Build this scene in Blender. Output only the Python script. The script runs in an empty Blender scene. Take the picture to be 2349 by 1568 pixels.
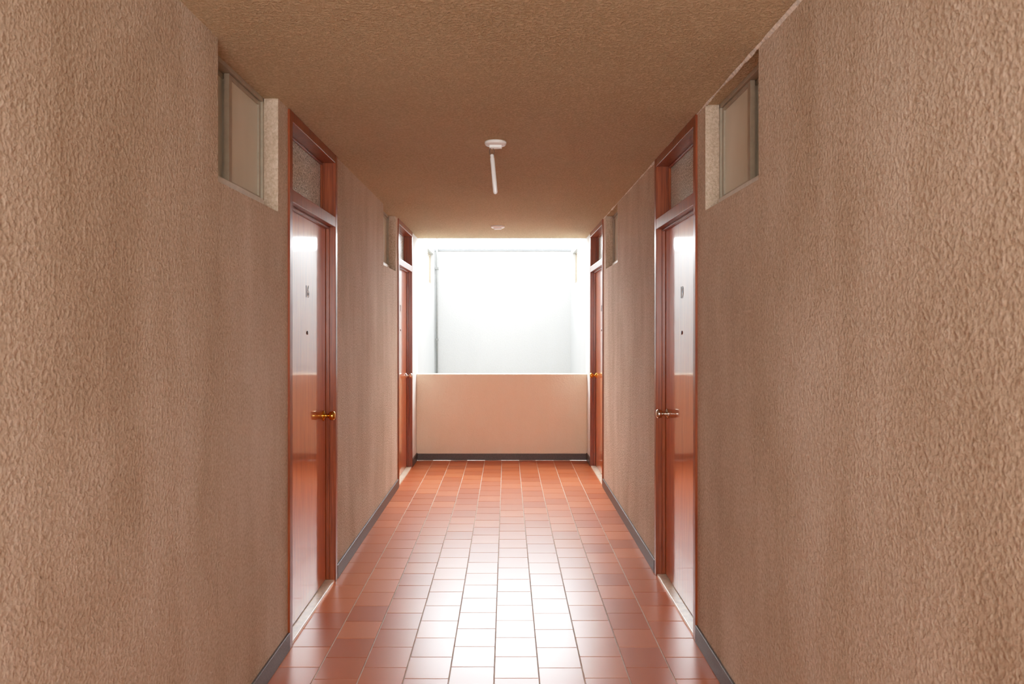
import bpy, bmesh, math, random
from mathutils import Vector, Matrix
random.seed(7)
S = bpy.context.scene
COL = S.collection
vs_ = S.view_settings
try:
    vs_.view_transform = 'Standard'
    vs_.look = 'None'
    vs_.exposure = 0.95
    vs_.use_curve_mapping = True
    cm = vs_.curve_mapping
    cm.extend = 'HORIZONTAL'
    cm.white_level = (16.0, 16.0, 16.0)
    cv = cm.curves[3]
    pts_ = [(0.0, 0.0), (0.0125, 0.20), (0.025, 0.365), (0.04375, 0.52), (0.0625, 0.61), (0.125, 0.73), (0.25, 0.81), (0.5, 0.88), (1.0, 0.95)]
    cv.points[0].location = pts_[0]; cv.points[1].location = pts_[-1]
    for p in pts_[1:-1]: cv.points.new(*p)
    cm.update()
except Exception as e:
    print('VIEW', e)

XL, XR = -1.01, 0.904      # inner wall planes
H = 2.50
YEND = 8.06
YBACK = -2.0
WELL = 10.12

# ------------------------------------------------------------ materials
def srgb(r, g, b):
    def f(c):
        c /= 255.0
        return c/12.92 if c <= 0.04045 else ((c+0.055)/1.055)**2.4
    return (f(r), f(g), f(b), 1.0)

class NT:
    def __init__(s, name):
        s.m = bpy.data.materials.new(name); s.m.use_nodes = True
        s.t = s.m.node_tree; s.n = s.t.nodes; s.l = s.t.links
        s.b = s.n['Principled BSDF']
    def new(s, typ, **kw):
        n = s.n.new(typ)
        for k, v in kw.items(): setattr(n, k, v)
        return n
    def link(s, a, b): s.l.new(a, b)
    def coords(s, scale=(1, 1, 1), rot=(0, 0, 0)):
        g = s.new('ShaderNodeNewGeometry')
        mp = s.new('ShaderNodeMapping')
        mp.inputs['Scale'].default_value = scale
        mp.inputs['Rotation'].default_value = rot
        s.link(g.outputs['Position'], mp.inputs['Vector'])
        return mp.outputs['Vector']
    def noise(s, vec, scale, detail=2.0, rough=0.5, dist=0.0):
        n = s.new('ShaderNodeTexNoise')
        n.inputs['Scale'].default_value = scale
        n.inputs['Detail'].default_value = detail
        n.inputs['Roughness'].default_value = rough
        n.inputs['Distortion'].default_value = dist
        s.link(vec, n.inputs['Vector'])
        return n.outputs['Fac']
    def ramp(s, fac, stops, interp='LINEAR'):
        r = s.new('ShaderNodeValToRGB'); r.color_ramp.interpolation = interp
        e = r.color_ramp.elements
        while len(e) < len(stops): e.new(0.5)
        for i, (p, c) in enumerate(stops):
            e[i].position = p
            e[i].color = c if hasattr(c, '__len__') else (c, c, c, 1)
        s.link(fac, r.inputs['Fac'])
        return r.outputs['Color']
    def mix(s, fac, a, b, mode='MIX'):
        n = s.new('ShaderNodeMix', data_type='RGBA', blend_type=mode)
        for sock, v in ((n.inputs[0], fac), (n.inputs[6], a), (n.inputs[7], b)):
            if hasattr(v, 'is_output'): s.link(v, sock)
            else: sock.default_value = v
        return n.outputs[2]
    def math(s, op, a, b=0.0):
        n = s.new('ShaderNodeMath', operation=op)
        for sock, v in ((n.inputs[0], a), (n.inputs[1], b)):
            if hasattr(v, 'is_output'): s.link(v, sock)
            else: sock.default_value = v
        return n.outputs[0]
    def bump(s, h, dist, strength=1.0, prev=None):
        n = s.new('ShaderNodeBump')
        n.inputs['Strength'].default_value = strength
        n.inputs['Distance'].default_value = dist
        s.link(h, n.inputs['Height'])
        if prev: s.link(prev, n.inputs['Normal'])
        return n.outputs['Normal']
    def set(s, **kw):
        names = dict(color='Base Color', rough='Roughness', metal='Metallic', coat='Coat Weight',
                     coatrough='Coat Roughness', spec='Specular IOR Level', normal='Normal',
                     coatnormal='Coat Normal', ior='IOR', coatior='Coat IOR')
        for k, v in kw.items():
            sock = s.b.inputs[names[k]]
            if hasattr(v, 'is_output'): s.link(v, sock)
            else: sock.default_value = v
        return s.m

def stucco(name, dark, mid, light, bumpd=0.006, streak=0.65, sc=1.0, pit=0.30):
    t = NT(name)
    v = t.coords((1, 1, 0.9))
    n1 = t.noise(v, 92*sc, 3.0, 0.62)
    plate = t.ramp(n1, [(0.30, 0.0), (0.68, 1.0)])
    n2 = t.noise(t.coords(), 300*sc, 2.0, 0.6)
    n3 = t.noise(v, 40*sc, 2.0, 0.5)
    hgt = t.math('ADD', t.math('MULTIPLY', n1, 2.3), t.math('MULTIPLY', n2, 0.6))
    hgt = t.math('ADD', hgt, t.math('MULTIPLY', n3, 1.0))
    vs = t.coords((1, 1, 0.12))
    st = t.noise(vs, 5.0, 4.0, 0.6, 0.5)
    st2 = t.noise(t.coords((1, 1, 0.45)), 1.9, 4.0, 0.6, 0.4)
    s = t.math('ADD', t.math('MULTIPLY', st, 0.5*streak), t.math('MULTIPLY', st2, 1.0-0.5*streak))
    s = t.math('ADD', s, t.math('MULTIPLY', t.math('SUBTRACT', plate, 0.5), pit))
    c = t.ramp(s, [(0.28, dark), (0.50, mid), (0.70, light)])
    nrm = t.bump(hgt, bumpd, 0.9)
    return t.set(color=c, rough=0.85, spec=0.25, normal=nrm)

M = {}
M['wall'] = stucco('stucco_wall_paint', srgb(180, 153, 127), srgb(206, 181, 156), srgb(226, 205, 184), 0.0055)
M['wall_skylit'] = stucco('stucco_skylit_wall', srgb(230, 226, 220), srgb(236, 234, 230), srgb(240, 239, 237), 0.003)  # far wall ends: whitening by sky light put into the colour
M['parapet'] = stucco('stucco_parapet_paint', srgb(239, 216, 189), srgb(243, 222, 197), srgb(246, 227, 204), 0.0025, pit=0.1)
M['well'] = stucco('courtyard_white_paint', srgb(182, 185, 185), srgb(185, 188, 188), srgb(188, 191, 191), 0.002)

t = NT('textured_ceiling_paint')
v = t.coords()
n1 = t.noise(v, 95, 3.0, 0.6)
pl = t.ramp(n1, [(0.38, 0.0), (0.62, 1.0)])
n3 = t.noise(v, 1.1, 3.0, 0.5)
c = t.ramp(n3, [(0.35, srgb(199, 172, 133)), (0.65, srgb(209, 183, 145))])
c = t.mix(t.math('MULTIPLY', pl, 0.75), c, srgb(230, 205, 169))
M['ceiling'] = t.set(color=c, rough=0.9, spec=0.2, normal=t.bump(pl, 0.008, 0.9))

def wood(name, dark, mid, light, coat=1.0, crough=0.05, cior=1.9):
    t = NT(name)
    v = t.coords((1, 1, 0.05))
    g = t.noise(v, 42, 4.0, 0.6, 1.2)
    g2 = t.noise(t.coords((1, 1, 0.02)), 170, 2.0, 0.6)
    s = t.math('ADD', t.math('MULTIPLY', g, 0.65), t.math('MULTIPLY', g2, 0.35))
    c = t.ramp(s, [(0.36, dark), (0.5, mid), (0.64, light)])
    w = t.noise(t.coords((1, 1, 0.6)), 4.0, 2.0, 0.5)
    w2 = t.noise(t.coords((1, 1, 0.3)), 90.0, 2.0, 0.5)
    nn = t.bump(w, 0.0012, 0.5)
    nn = t.bump(w2, 0.0002, 0.5, nn)
    return t.set(color=c, rough=0.35, spec=0.3, coat=coat, coatrough=crough, coatnormal=nn, coatior=cior)
M['door'] = wood('varnished_door_veneer', srgb(182, 84, 30), srgb(206, 104, 40), srgb(218, 120, 54), 1.0, 0.07, 2.0)
M['frame'] = wood('varnished_frame_wood', srgb(112, 48, 20), srgb(138, 63, 28), srgb(160, 81, 40), 0.3, 0.2, 1.5)

t = NT('terracotta_glazed_tile')
at = t.new('ShaderNodeAttribute', attribute_name='tile_rand')
nz = t.noise(t.coords(), 9, 4, 0.6)
s = t.math('ADD', t.math('MULTIPLY', at.outputs['Fac'], 0.8), t.math('MULTIPLY', nz, 0.2))
c = t.ramp(s, [(0.12, srgb(172, 86, 45)), (0.5, srgb(185, 97, 53)), (0.88, srgb(198, 110, 65))])
M['tile'] = t.set(color=c, rough=0.29, ior=1.5)

def plain(name, col, rough=0.5, metal=0.0, var=0.06, scale=25, coat=0.0, bumpd=0.0):
    t = NT(name)
    n = t.noise(t.coords(), scale, 3, 0.6)
    d = tuple(x*(1-var*2) for x in col[:3])+(1,)
    l = tuple(min(1, x*(1+var)) for x in col[:3])+(1,)
    c = t.ramp(n, [(0.3, d), (0.7, l)])
    t.set(color=c, rough=rough, metal=metal, coat=coat)
    if bumpd: t.set(normal=t.bump(n, bumpd, 0.8))
    return t.m
M['grout'] = plain('tile_grout', srgb(204, 182, 164), 0.8, var=0.1)
M['base'] = plain('dark_granite_skirting', srgb(84, 72, 66), 0.45, var=0.25, scale=140)
M['alu'] = plain('bronze_anodised_aluminium', srgb(172, 160, 140), 0.4, 0.1)
M['alul'] = plain('pale_aluminium_track', srgb(236, 230, 218), 0.4, 0.0)
M['sill'] = plain('marble_threshold', srgb(232, 218, 196), 0.3, var=0.12)
M['brass'] = plain('polished_brass', srgb(224, 172, 80), 0.15, 1.0, 0.03)
M['steel'] = plain('satin_nickel', srgb(215, 205, 195), 0.2, 1.0, 0.03)
M['black'] = plain('dark_numeral_enamel', srgb(60, 26, 20), 0.4)
M['whitep'] = plain('white_plastic', srgb(246, 244, 240), 0.35, var=0.02)
M['tube'] = plain('frosted_tube_glass', srgb(250, 250, 248), 0.15, var=0.01, coat=0.5)
M['wire'] = plain('lamp_wire', srgb(95, 80, 70), 0.5)
M['concrete'] = plain('pale_courtyard_paving', srgb(238, 238, 234), 0.9, var=0.03)
M['pipe'] = plain('painted_pipe', srgb(125, 127, 125), 0.5)
M['peel'] = plain('peeling_plaster_edge', srgb(238, 226, 212), 0.9, var=0.2, scale=60)
M['coping'] = plain('coping_render', srgb(120, 124, 126), 0.9)

t = NT('frosted_window_glass')
n = t.noise(t.coords((1, 1, 0.5)), 3.0, 3, 0.5)
c = t.ramp(n, [(0.3, srgb(206, 200, 180)), (0.7, srgb(224, 218, 200))])
M['pane'] = t.set(color=c, rough=0.25, spec=0.5)

t = NT('hammered_transom_glass')
v = t.coords()
vo = t.new('ShaderNodeTexVoronoi'); vo.inputs['Scale'].default_value = 120
vo.feature = 'SMOOTH_F1'
t.link(v, vo.inputs['Vector'])
n = t.noise(v, 110, 2, 0.5)
hh = t.math('ADD', vo.outputs['Distance'], n)
c = t.ramp(n, [(0.35, srgb(170, 180, 168)), (0.65, srgb(246, 252, 244))])
M['hammer'] = t.set(color=c, rough=0.12, ior=2.2, normal=t.bump(hh, 0.003, 0.8))

# ------------------------------------------------------------ helpers
def mkobj(name, me, mat=None, parent=None):
    o = bpy.data.objects.new(name, me); COL.objects.link(o)
    if mat: me.materials.append(mat)
    if parent: o.parent = parent
    return o

def empty(name, loc=(0, 0, 0)):
    o = bpy.data.objects.new(name, None); COL.objects.link(o)
    o.empty_display_size = 0.1
    return o

def addbox(bm, x0, x1, y0, y1, z0, z1):
    x0, x1 = sorted((x0, x1)); y0, y1 = sorted((y0, y1)); z0, z1 = sorted((z0, z1))
    vs = [bm.verts.new(p) for p in [(x0,y0,z0),(x1,y0,z0),(x1,y1,z0),(x0,y1,z0),(x0,y0,z1),(x1,y0,z1),(x1,y1,z1),(x0,y1,z1)]]
    for f in [(0,3,2,1),(4,5,6,7),(0,1,5,4),(1,2,6,5),(2,3,7,6),(3,0,4,7)]:
        bm.faces.new([vs[i] for i in f])

def boxes(name, lst, mat, parent=None, bevel=0.0):
    bm = bmesh.new()
    for b in lst: addbox(bm, *b)
    me = bpy.data.meshes.new(name); bm.to_mesh(me); bm.free()
    o = mkobj(name, me, mat, parent)
    if bevel:
        m = o.modifiers.new('bevel', 'BEVEL'); m.width = bevel; m.segments = 2
        m.limit_method = 'ANGLE'
    return o

def lathe(name, prof, mat, parent, origin, axis, seg=32):
    ax = Vector(axis).normalized()
    u = ax.orthogonal().normalized(); w = ax.cross(u)
    bm = bmesh.new(); rings = []
    for r, tt in prof:
        ring = []
        for i in range(seg):
            a = 2*math.pi*i/seg
            p = Vector(origin)+ax*tt+(u*math.cos(a)+w*math.sin(a))*max(r, 1e-4)
            ring.append(bm.verts.new(p))
        rings.append(ring)
    for a, b in zip(rings[:-1], rings[1:]):
        for i in range(seg):
            bm.faces.new((a[i], a[(i+1) % seg], b[(i+1) % seg], b[i]))
    bm.faces.new(rings[0][::-1]); bm.faces.new(rings[-1])
    bmesh.ops.recalc_face_normals(bm, faces=bm.faces)
    me = bpy.data.meshes.new(name); bm.to_mesh(me); bm.free()
    for p in me.polygons: p.use_smooth = True
    return mkobj(name, me, mat, parent)

def tubecurve(name, pts, r, mat, parent):
    cu = bpy.data.curves.new(name, 'CURVE'); cu.dimensions = '3D'
    sp = cu.splines.new('POLY'); sp.points.add(len(pts)-1)
    for i, p in enumerate(pts): sp.points[i].co = (*p, 1)
    cu.bevel_depth = r; cu.bevel_resolution = 3
    o = bpy.data.objects.new(name, cu); COL.objects.link(o); cu.materials.append(mat)
    if parent: o.parent = parent
    return o

# ------------------------------------------------------------ walls with openings
def wall(name, X0, s, y0, y1, ztop, openings, mat, mat2=None, ysplit=None, recess=0.16, thick=0.30, topface=True):
    ys = {y0, y1}; zs = {0.0, ztop}
    for a, b, c, d in openings:
        ys |= {a, b}; zs |= {c, d}
    if ysplit: ys.add(ysplit)
    ys = sorted(ys); zs = sorted(zs)
    def is_open(i, j):
        if i < 0 or j < 0 or i >= len(ys)-1 or j >= len(zs)-1: return False
        ym = (ys[i]+ys[i+1])/2; zm = (zs[j]+zs[j+1])/2
        return any(a < ym < b and c < zm < d for a, b, c, d in openings)
    bm = bmesh.new(); vc = {}
    def V(d, y, z):
        k = (round(d, 4), round(y, 4), round(z, 4))
        if k not in vc: vc[k] = bm.verts.new((X0+s*d, y, z))
        return vc[k]
    def F(pts, mi=0):
        f = bm.faces.new([V(*p) for p in pts]); f.material_index = mi
    for i in range(len(ys)-1):
        for j in range(len(zs)-1):
            a, b, c, d = ys[i], ys[i+1], zs[j], zs[j+1]
            mi = 1 if (ysplit and a >= ysplit-1e-6) else 0
            if is_open(i, j):
                F([(recess, a, c), (recess, b, c), (recess, b, d), (recess, a, d)], mi)
                if not is_open(i-1, j): F([(0, a, c), (recess, a, c), (recess, a, d), (0, a, d)], mi)
                if not is_open(i+1, j): F([(0, b, c), (recess, b, c), (recess, b, d), (0, b, d)], mi)
                if not is_open(i, j-1): F([(0, a, c), (recess, a, c), (recess, b, c), (0, b, c)], mi)
                if not is_open(i, j+1) and (topface or d < ztop-1e-4): F([(0, a, d), (recess, a, d), (recess, b, d), (0, b, d)], mi)
            else:
                F([(0, a, c), (0, b, c), (0, b, d), (0, a, d)], mi)
    def Q(pts):
        bm.faces.new([bm.verts.new((X0+s*p[0], p[1], p[2])) for p in pts])
    Q([(thick, y0, 0), (thick, y1, 0), (thick, y1, ztop), (thick, y0, ztop)])
    if topface: Q([(0, y0, ztop), (thick, y0, ztop), (thick, y1, ztop), (0, y1, ztop)])
    Q([(recess, y0, 0), (thick, y0, 0), (thick, y1, 0), (recess, y1, 0)])
    Q([(0, y0, 0), (thick, y0, 0), (thick, y0, ztop), (0, y0, ztop)])
    Q([(0, y1, 0), (thick, y1, 0), (thick, y1, ztop), (0, y1, ztop)])
    me = bpy.data.meshes.new(name); bm.to_mesh(me); bm.free()
    me.materials.append(mat)
    if mat2: me.materials.append(mat2)
    return mkobj(name, me)

LN1 = (2.517, 3.18, 2.00, H); LD1 = (3.32, 4.255, 0.0, H)
LN2 = (5.90, 6.55, 2.00, H);  LD2 = (6.67, 7.66, 0.0, H)
RN1 = (2.58, 3.27, 2.02, H);  RD1 = (3.405, 4.35, 0.0, H)
RN2 = (5.86, 6.55, 2.02, H);  RD2 = (6.70, 7.72, 0.0, H)
Y2 = YEND+0.14
wall('wall_left', XL, -1, YBACK, Y2, H, [LN1, LD1, LN2, LD2], M['wall'], M['wall_skylit'], 7.70, topface=False)
wall('wall_right', XR, 1, YBACK, Y2, H, [RN1, RD1, RN2, RD2], M['wall'], M['wall_skylit'], 7.75, topface=False)
WZ = 2.56
LW = (9.20, 9.95, 2.04, 2.50); RW = (9.20, 9.85, 2.04, 2.50)
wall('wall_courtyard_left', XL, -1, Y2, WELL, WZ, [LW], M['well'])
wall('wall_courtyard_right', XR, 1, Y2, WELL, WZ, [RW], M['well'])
boxes('wall_courtyard_back', [(XL-0.3, XR+0.3, WELL, WELL+0.2, 0, WZ)], M['well'])
boxes('trim_1', [(XL-0.3, XR+0.3, WELL-0.02, WELL+0.22, WZ, WZ+0.03)], M['coping'])
boxes('floor_courtyard', [(XL-0.3, XR+0.3, Y2, WELL+0.2, -0.12, 0.0)], M['concrete'])
boxes('ceiling', [(XL-0.3, XR+0.3, YBACK, Y2, H, H+0.2)], M['ceiling'])
boxes('wall_parapet', [(XL, XR, YEND, Y2, 0, 0.965)], M['parapet'], bevel=0.008)
boxes('wall_rear_light_block', [(XL, XR, YBACK, YBACK+0.14, 0, 0.965)], M['parapet'], bevel=0.008)  # unseen; added to narrow the rear opening and cut light from behind

# drain pipe in courtyard
pp = empty('drain_pipe')
lathe('pipe', [(0.014, 0), (0.014, WZ+1.2)], M['pipe'], pp, (XL+0.035, WELL-0.04, 0.0), (0, 0, 1), 20)
boxes('clamp', [(XL+0.015, XL+0.055, WELL-0.06, WELL, z, z+0.03) for z in (0.4, 1.3, 2.3)], M['pipe'], pp)

# peeling plaster edge at ceiling joints
def peel(name, X0, s, ya, yb, amp):
    bm = bmesh.new(); rows = []
    n = int((yb-ya)/0.02); w = 0.5
    for i in range(n+1):
        y = ya+(yb-ya)*i/n
        w = min(1, max(0.0, w+random.uniform(-0.3, 0.3)))
        dz = 0.003+amp*w
        rows.append([bm.verts.new(p) for p in [(X0, y, H-dz), (X0-s*0.004, y, H-dz*0.8), (X0-s*(0.004+amp*0.5*w), y, H-0.002), (X0, y, H-0.0005)]])
    for a, b in zip(rows[:-1], rows[1:]):
        for k in range(3): bm.faces.new((a[k], a[k+1], b[k+1], b[k]))
    me = bpy.data.meshes.new(name); bm.to_mesh(me); bm.free()
    return mkobj(name, me, M['peel'])
peel('trim_2', XR, 1, YBACK+0.2, 7.9, 0.011)

# ------------------------------------------------------------ tiled floor
bm = bmesh.new()
lay = bm.loops.layers.float_color.new('tile_rand')
cw = (XR-XL)/10; pitch = 0.2; g = 0.0019; bv = 0.0014
def tile(x0, x1, y0, y1):
    r = random.random(); tx = random.uniform(-1, 1)*0.0003; ty = random.uniform(-1, 1)*0.0003
    top = [(x0+bv, y0+bv), (x1-bv, y0+bv), (x1-bv, y1-bv), (x0+bv, y1-bv)]
    bot = [(x0, y0), (x1, y0), (x1, y1), (x0, y1)]
    tz = [-tx-ty, tx-ty, tx+ty, -tx+ty]
    tv = [bm.verts.new((p[0], p[1], z)) for p, z in zip(top, tz)]
    mv = [bm.verts.new((p[0], p[1], -bv-0.0025+z)) for p, z in zip(bot, tz)]
    fs = [bm.faces.new(tv)]
    for i in range(4):
        fs.append(bm.faces.new((mv[i], mv[(i+1) % 4], tv[(i+1) % 4], tv[i])))
    for f in fs:
        for l in f.loops: l[lay] = (r, r, r, 1)
for c in range(10):
    ph = 3.152+(0.0 if c % 2 == 0 else 0.1)+random.uniform(-0.006, 0.006)
    k = int((YBACK-ph)/pitch)-1
    while ph+k*pitch < YEND:
        a = max(ph+k*pitch, YBACK); b = min(ph+(k+1)*pitch, YEND)
        k += 1
        if b-a < 0.02: continue
        tile(XL+c*cw+g, XL+(c+1)*cw-g, a+g, b-g)
gz = -0.0024
vs = [bm.verts.new(p) for p in [(XL, YBACK, gz), (XR, YBACK, gz), (XR, YEND, gz), (XL, YEND, gz)]]
f = bm.faces.new(vs); f.material_index = 1
vb = [bm.verts.new(p) for p in [(XL, YBACK, -0.12), (XL, YEND, -0.12), (XR, YEND, -0.12), (XR, YBACK, -0.12)]]
f = bm.faces.new(vb); f.material_index = 1
me = bpy.data.meshes.new('floor'); bm.to_mesh(me); bm.free()
me.materials.append(M['tile']); me.materials.append(M['grout'])
mkobj('floor', me)

# ------------------------------------------------------------ skirting
def base(name, X0, s, spans):
    boxes(name, [(X0, X0-s*0.012, a, b, 0.001, 0.082) for a, b in spans], M['base'], bevel=0.002)
base('baseboard_left', XL, -1, [(YBACK+0.14, LD1[0]-0.002), (LD1[1]+0.002, LD2[0]-0.002), (LD2[1]+0.002, YEND)])
base('baseboard_right', XR, 1, [(YBACK+0.14, RD1[0]-0.002), (RD1[1]+0.002, RD2[0]-0.002), (RD2[1]+0.002, YEND)])
boxes('baseboard_back', [(XL+0.012, XR-0.012, YEND-0.012, YEND, 0.001, 0.075)], M['base'], bevel=0.002)

# ------------------------------------------------------------ doors
def door(n, X0, s, y0, y1, num, knobmat):
    e = empty('door_%d' % n)
    def B(d0, d1, a, b, c, d): return (X0+s*d0, X0+s*d1, a, b, c, d)
    J = 0.045
    top = H-0.001
    boxes('frame', [
        B(-0.010, 0.15, y0+0.001, y0+J, 0, top), B(-0.010, 0.15, y1-J, y1-0.001, 0, top),
        B(-0.009, 0.15, y0+J, y1-J, top-0.05, top),
        B(-0.009, 0.15, y0+J, y1-J, 2.075, 2.135),
        ], M['frame'], e, 0.003)
    boxes('door_stop', [
        B(0.025, 0.045, y0+J, y0+J+0.012, 0.02, 2.075), B(0.025, 0.045, y1-J-0.012, y1-J, 0.02, 2.075),
        B(0.025, 0.045, y0+J, y1-J, 2.063, 2.075)], M['frame'], e, 0.002)
    boxes('glazing_bead', [
        B(0.065, 0.078, y0+J, y0+J+0.012, 2.135, top-0.05), B(0.065, 0.078, y1-J-0.012, y1-J, 2.135, top-0.05),
        B(0.065, 0.078, y0+J, y1-J, 2.135, 2.147), B(0.065, 0.078, y0+J, y1-J, top-0.062, top-0.05)], M['frame'], e, 0.002)
    boxes('transom_glass', [B(0.078, 0.084, y0+J, y1-J, 2.135, top-0.05)], M['hammer'], e)
    boxes('panel', [B(0.046, 0.088, y0+J+0.002, y1-J-0.002, 0.018, 2.072)], M['door'], e, 0.002)
    boxes('threshold', [B(-0.004, 0.15, y0+J, y1-J, 0.001, 0.014)], M['sill'], e, 0.003)
    boxes('hinges', [B(0.040, 0.047, y0+J, y0+J+0.03, z, z+0.09) for z in (0.25, 1.0, 1.75)], M['brass'], e, 0.001)
    ky = y1-J-0.065; kz = 0.98
    o = (X0+s*0.046, ky, kz)
    prof = [(0.030, 0), (0.031, 0.003), (0.028, 0.007), (0.014, 0.010), (0.011, 0.016), (0.011, 0.030),
            (0.017, 0.034), (0.0245, 0.042), (0.0265, 0.052), (0.0255, 0.060), (0.021, 0.066), (0.010, 0.069), (0.0, 0.0695)]
    lathe('knob', prof, knobmat, e, o, (-s, 0, 0))
    my = y0+0.49
    lathe('peephole', [(0.010, 0), (0.010, 0.003), (0.006, 0.004), (0.0, 0.004)], M['black'], e, (X0+s*0.046, my, 1.46), (-s, 0, 0), 20)
    cu = bpy.data.curves.new('number', 'FONT'); cu.body = num; cu.size = 0.086
    cu.align_x = 'CENTER'; cu.align_y = 'CENTER'; cu.extrude = 0.0006; cu.offset = 0.002
    cu.space_character = 1.08
    to = bpy.data.objects.new('number', cu); COL.objects.link(to); cu.materials.append(M['black'])
    xa = Vector((0, -s, 0)); ya = Vector((0, 0, 1)); za = Vector((-s, 0, 0))
    m = Matrix((xa, ya, za)).transposed().to_4x4()
    m = m @ Matrix.Diagonal((0.75, 1, 1, 1))
    m.translation = Vector((X0+s*0.0453, my, 1.675))
    to.matrix_world = m
    to.parent = e
    return e
door(1, XL, -1, LD1[0], LD1[1], '16', M['brass'])
door(2, XR, 1, RD1[0], RD1[1], '19', M['steel'])
door(3, XL, -1, LD2[0], LD2[1], '17', M['steel'])
door(4, XR, 1, RD2[0], RD2[1], '18', M['brass'])

# ------------------------------------------------------------ windows
def window(n, X0, s, o, d=0.062):
    y0, y1, z0, z1 = o
    z1 -= 0.001
    e = empty('window_%d' % n)
    def B(d0, d1, a, b, c, dd): return (X0+s*d0, X0+s*d1, a, b, c, dd)
    y0 += 0.001; y1 -= 0.001; z0 += 0.001
    boxes('frame', [B(d, d+0.07, y0, y0+0.022, z0, z1), B(d, d+0.07, y1-0.014, y1, z0, z1),
                    B(d, d+0.07, y0, y1, z1-0.018, z1)], M['alu'], e, 0.001)
    boxes('track', [B(d-0.006, d+0.07, y0+0.022, y1-0.014, z0, z0+0.046), B(d-0.001, d+0.006, y0+0.022, y1-0.014, z0+0.046, z0+0.052)], M['alul'], e, 0.001)
    ym = (y0+y1)/2-0.045
    zb = z0+0.047
    def sash(nm, a, b, dd):
        boxes(nm, [B(dd, dd+0.02, a, a+0.032, zb, z1-0.02), B(dd, dd+0.02, b-0.02, b, zb, z1-0.02),
                   B(dd, dd+0.02, a+0.03, b-0.02, zb, zb+0.016), B(dd, dd+0.02, a+0.03, b-0.02, z1-0.036, z1-0.02)], M['alu'], e, 0.001)
        boxes(nm+'_glass', [B(dd+0.008, dd+0.012, a+0.03, b-0.018, zb+0.014, z1-0.034)], M['pane'], e)
    sash('outer_sash', ym, y1-0.014, d+0.010)
    sash('inner_sash', y0+0.02, ym+0.04, d+0.036)
window(1, XL, -1, LN1); window(2, XR, 1, RN1)
window(3, XL, -1, LN2); window(4, XR, 1, RN2)
window(5, XL, -1, LW, 0.04); window(6, XR, 1, RW, 0.04)

# ------------------------------------------------------------ ceiling lamps
def plate(e, x, y, r):
    lathe('mounting_plate', [(r, 0), (r*1.0, 0.010), (r*0.9, 0.017), (r*0.55, 0.019), (0, 0.019)], M['whitep'], e, (x, y, H), (0, 0, -1), 40)
lx, ly = -0.060, 3.93
e = empty('ceiling_lamp')
plate(e, lx, ly, 0.060)
boxes('lamp_holder', [(lx-0.034, lx+0.034, ly-0.016, ly+0.016, H-0.034, H-0.017)], M['whitep'], e, 0.003)
pts = []
cx, cz = lx-0.020, H-0.052
for i in range(17):
    a = math.pi/2+2*math.pi*i/16
    pts.append((cx+0.013*math.cos(a), ly, cz+0.022*math.sin(a)))
tubecurve('wire_loop', pts, 0.0016, M['wire'], e)
p0 = Vector((cx, ly, H-0.066)); p1 = Vector((cx+0.020, ly-0.004, H-0.285))
ax = (p1-p0); L = ax.length
lathe('tube', [(0.006, 0), (0.0105, 0.004), (0.0105, 0.022), (0.0125, 0.024), (0.0125, L-0.012), (0.009, L-0.004), (0, L)], M['tube'], e, p0, ax, 24)
e = empty('ceiling_lamp.001')
plate(e, -0.087, 7.2, 0.070)
boxes('lamp_holder', [(-0.125, -0.050, 7.18, 7.22, H-0.032, H-0.017)], M['whitep'], e, 0.003)

# ------------------------------------------------------------ hazy sky: bright lobe beyond the courtyard added to light the corridor
w = bpy.data.worlds.new('hazy_sky'); S.world = w; w.use_nodes = True
wt = w.node_tree; bg = wt.nodes['Background']
tc = wt.nodes.new('ShaderNodeTexCoord')
dp = wt.nodes.new('ShaderNodeVectorMath'); dp.operation = 'DOT_PRODUCT'
el = math.radians(26)
dp.inputs[1].default_value = (0, math.cos(el), math.sin(el))
wt.links.new(tc.outputs['Generated'], dp.inputs[0])
def wm(op, a, b):
    n = wt.nodes.new('ShaderNodeMath'); n.operation = op
    for s, v in ((n.inputs[0], a), (n.inputs[1], b)):
        if hasattr(v, 'is_output'): wt.links.new(v, s)
        else: s.default_value = v
    return n.outputs[0]
m = wm('MAXIMUM', dp.outputs['Value'], 0.0)
m = wm('POWER', m, 5.0)
m = wm('ADD', wm('MULTIPLY', m, 17.0), 5.0)
wt.links.new(m, bg.inputs['Strength'])
bg.inputs['Color'].default_value = (0.96, 0.98, 1.0, 1)

def area(name, loc, rot, sx, sy, power, spread=180, col=(1, 0.97, 0.93)):
    l = bpy.data.lights.new(name, 'AREA'); l.shape = 'RECTANGLE'; l.size = sx; l.size_y = sy
    l.energy = power; l.color = col; l.spread = math.radians(spread)
    o = bpy.data.objects.new(name, l); COL.objects.link(o)
    o.location = loc; o.rotation_euler = rot
    return o
area('rear_fill_light', ((XL+XR)/2, YBACK-0.1, 1.7), (math.radians(90), 0, 0), 1.8, 1.4, 10, 80)  # added fill lamp behind the camera, brightens the corridor

# ------------------------------------------------------------ camera
cam = bpy.data.cameras.new('camera'); co = bpy.data.objects.new('camera', cam); COL.objects.link(co)
co.location = (0, 0, 1.49); co.rotation_euler = (math.pi/2, 0, 0)
cam.sensor_width = 36; cam.lens = 1650/2349*36
cam.shift_x = 12.5/2349; cam.shift_y = -34/2349
cam.clip_start = 0.02
cam.dof.use_dof = True; cam.dof.focus_distance = 5.0; cam.dof.aperture_fstop = 5.0
S.camera = co
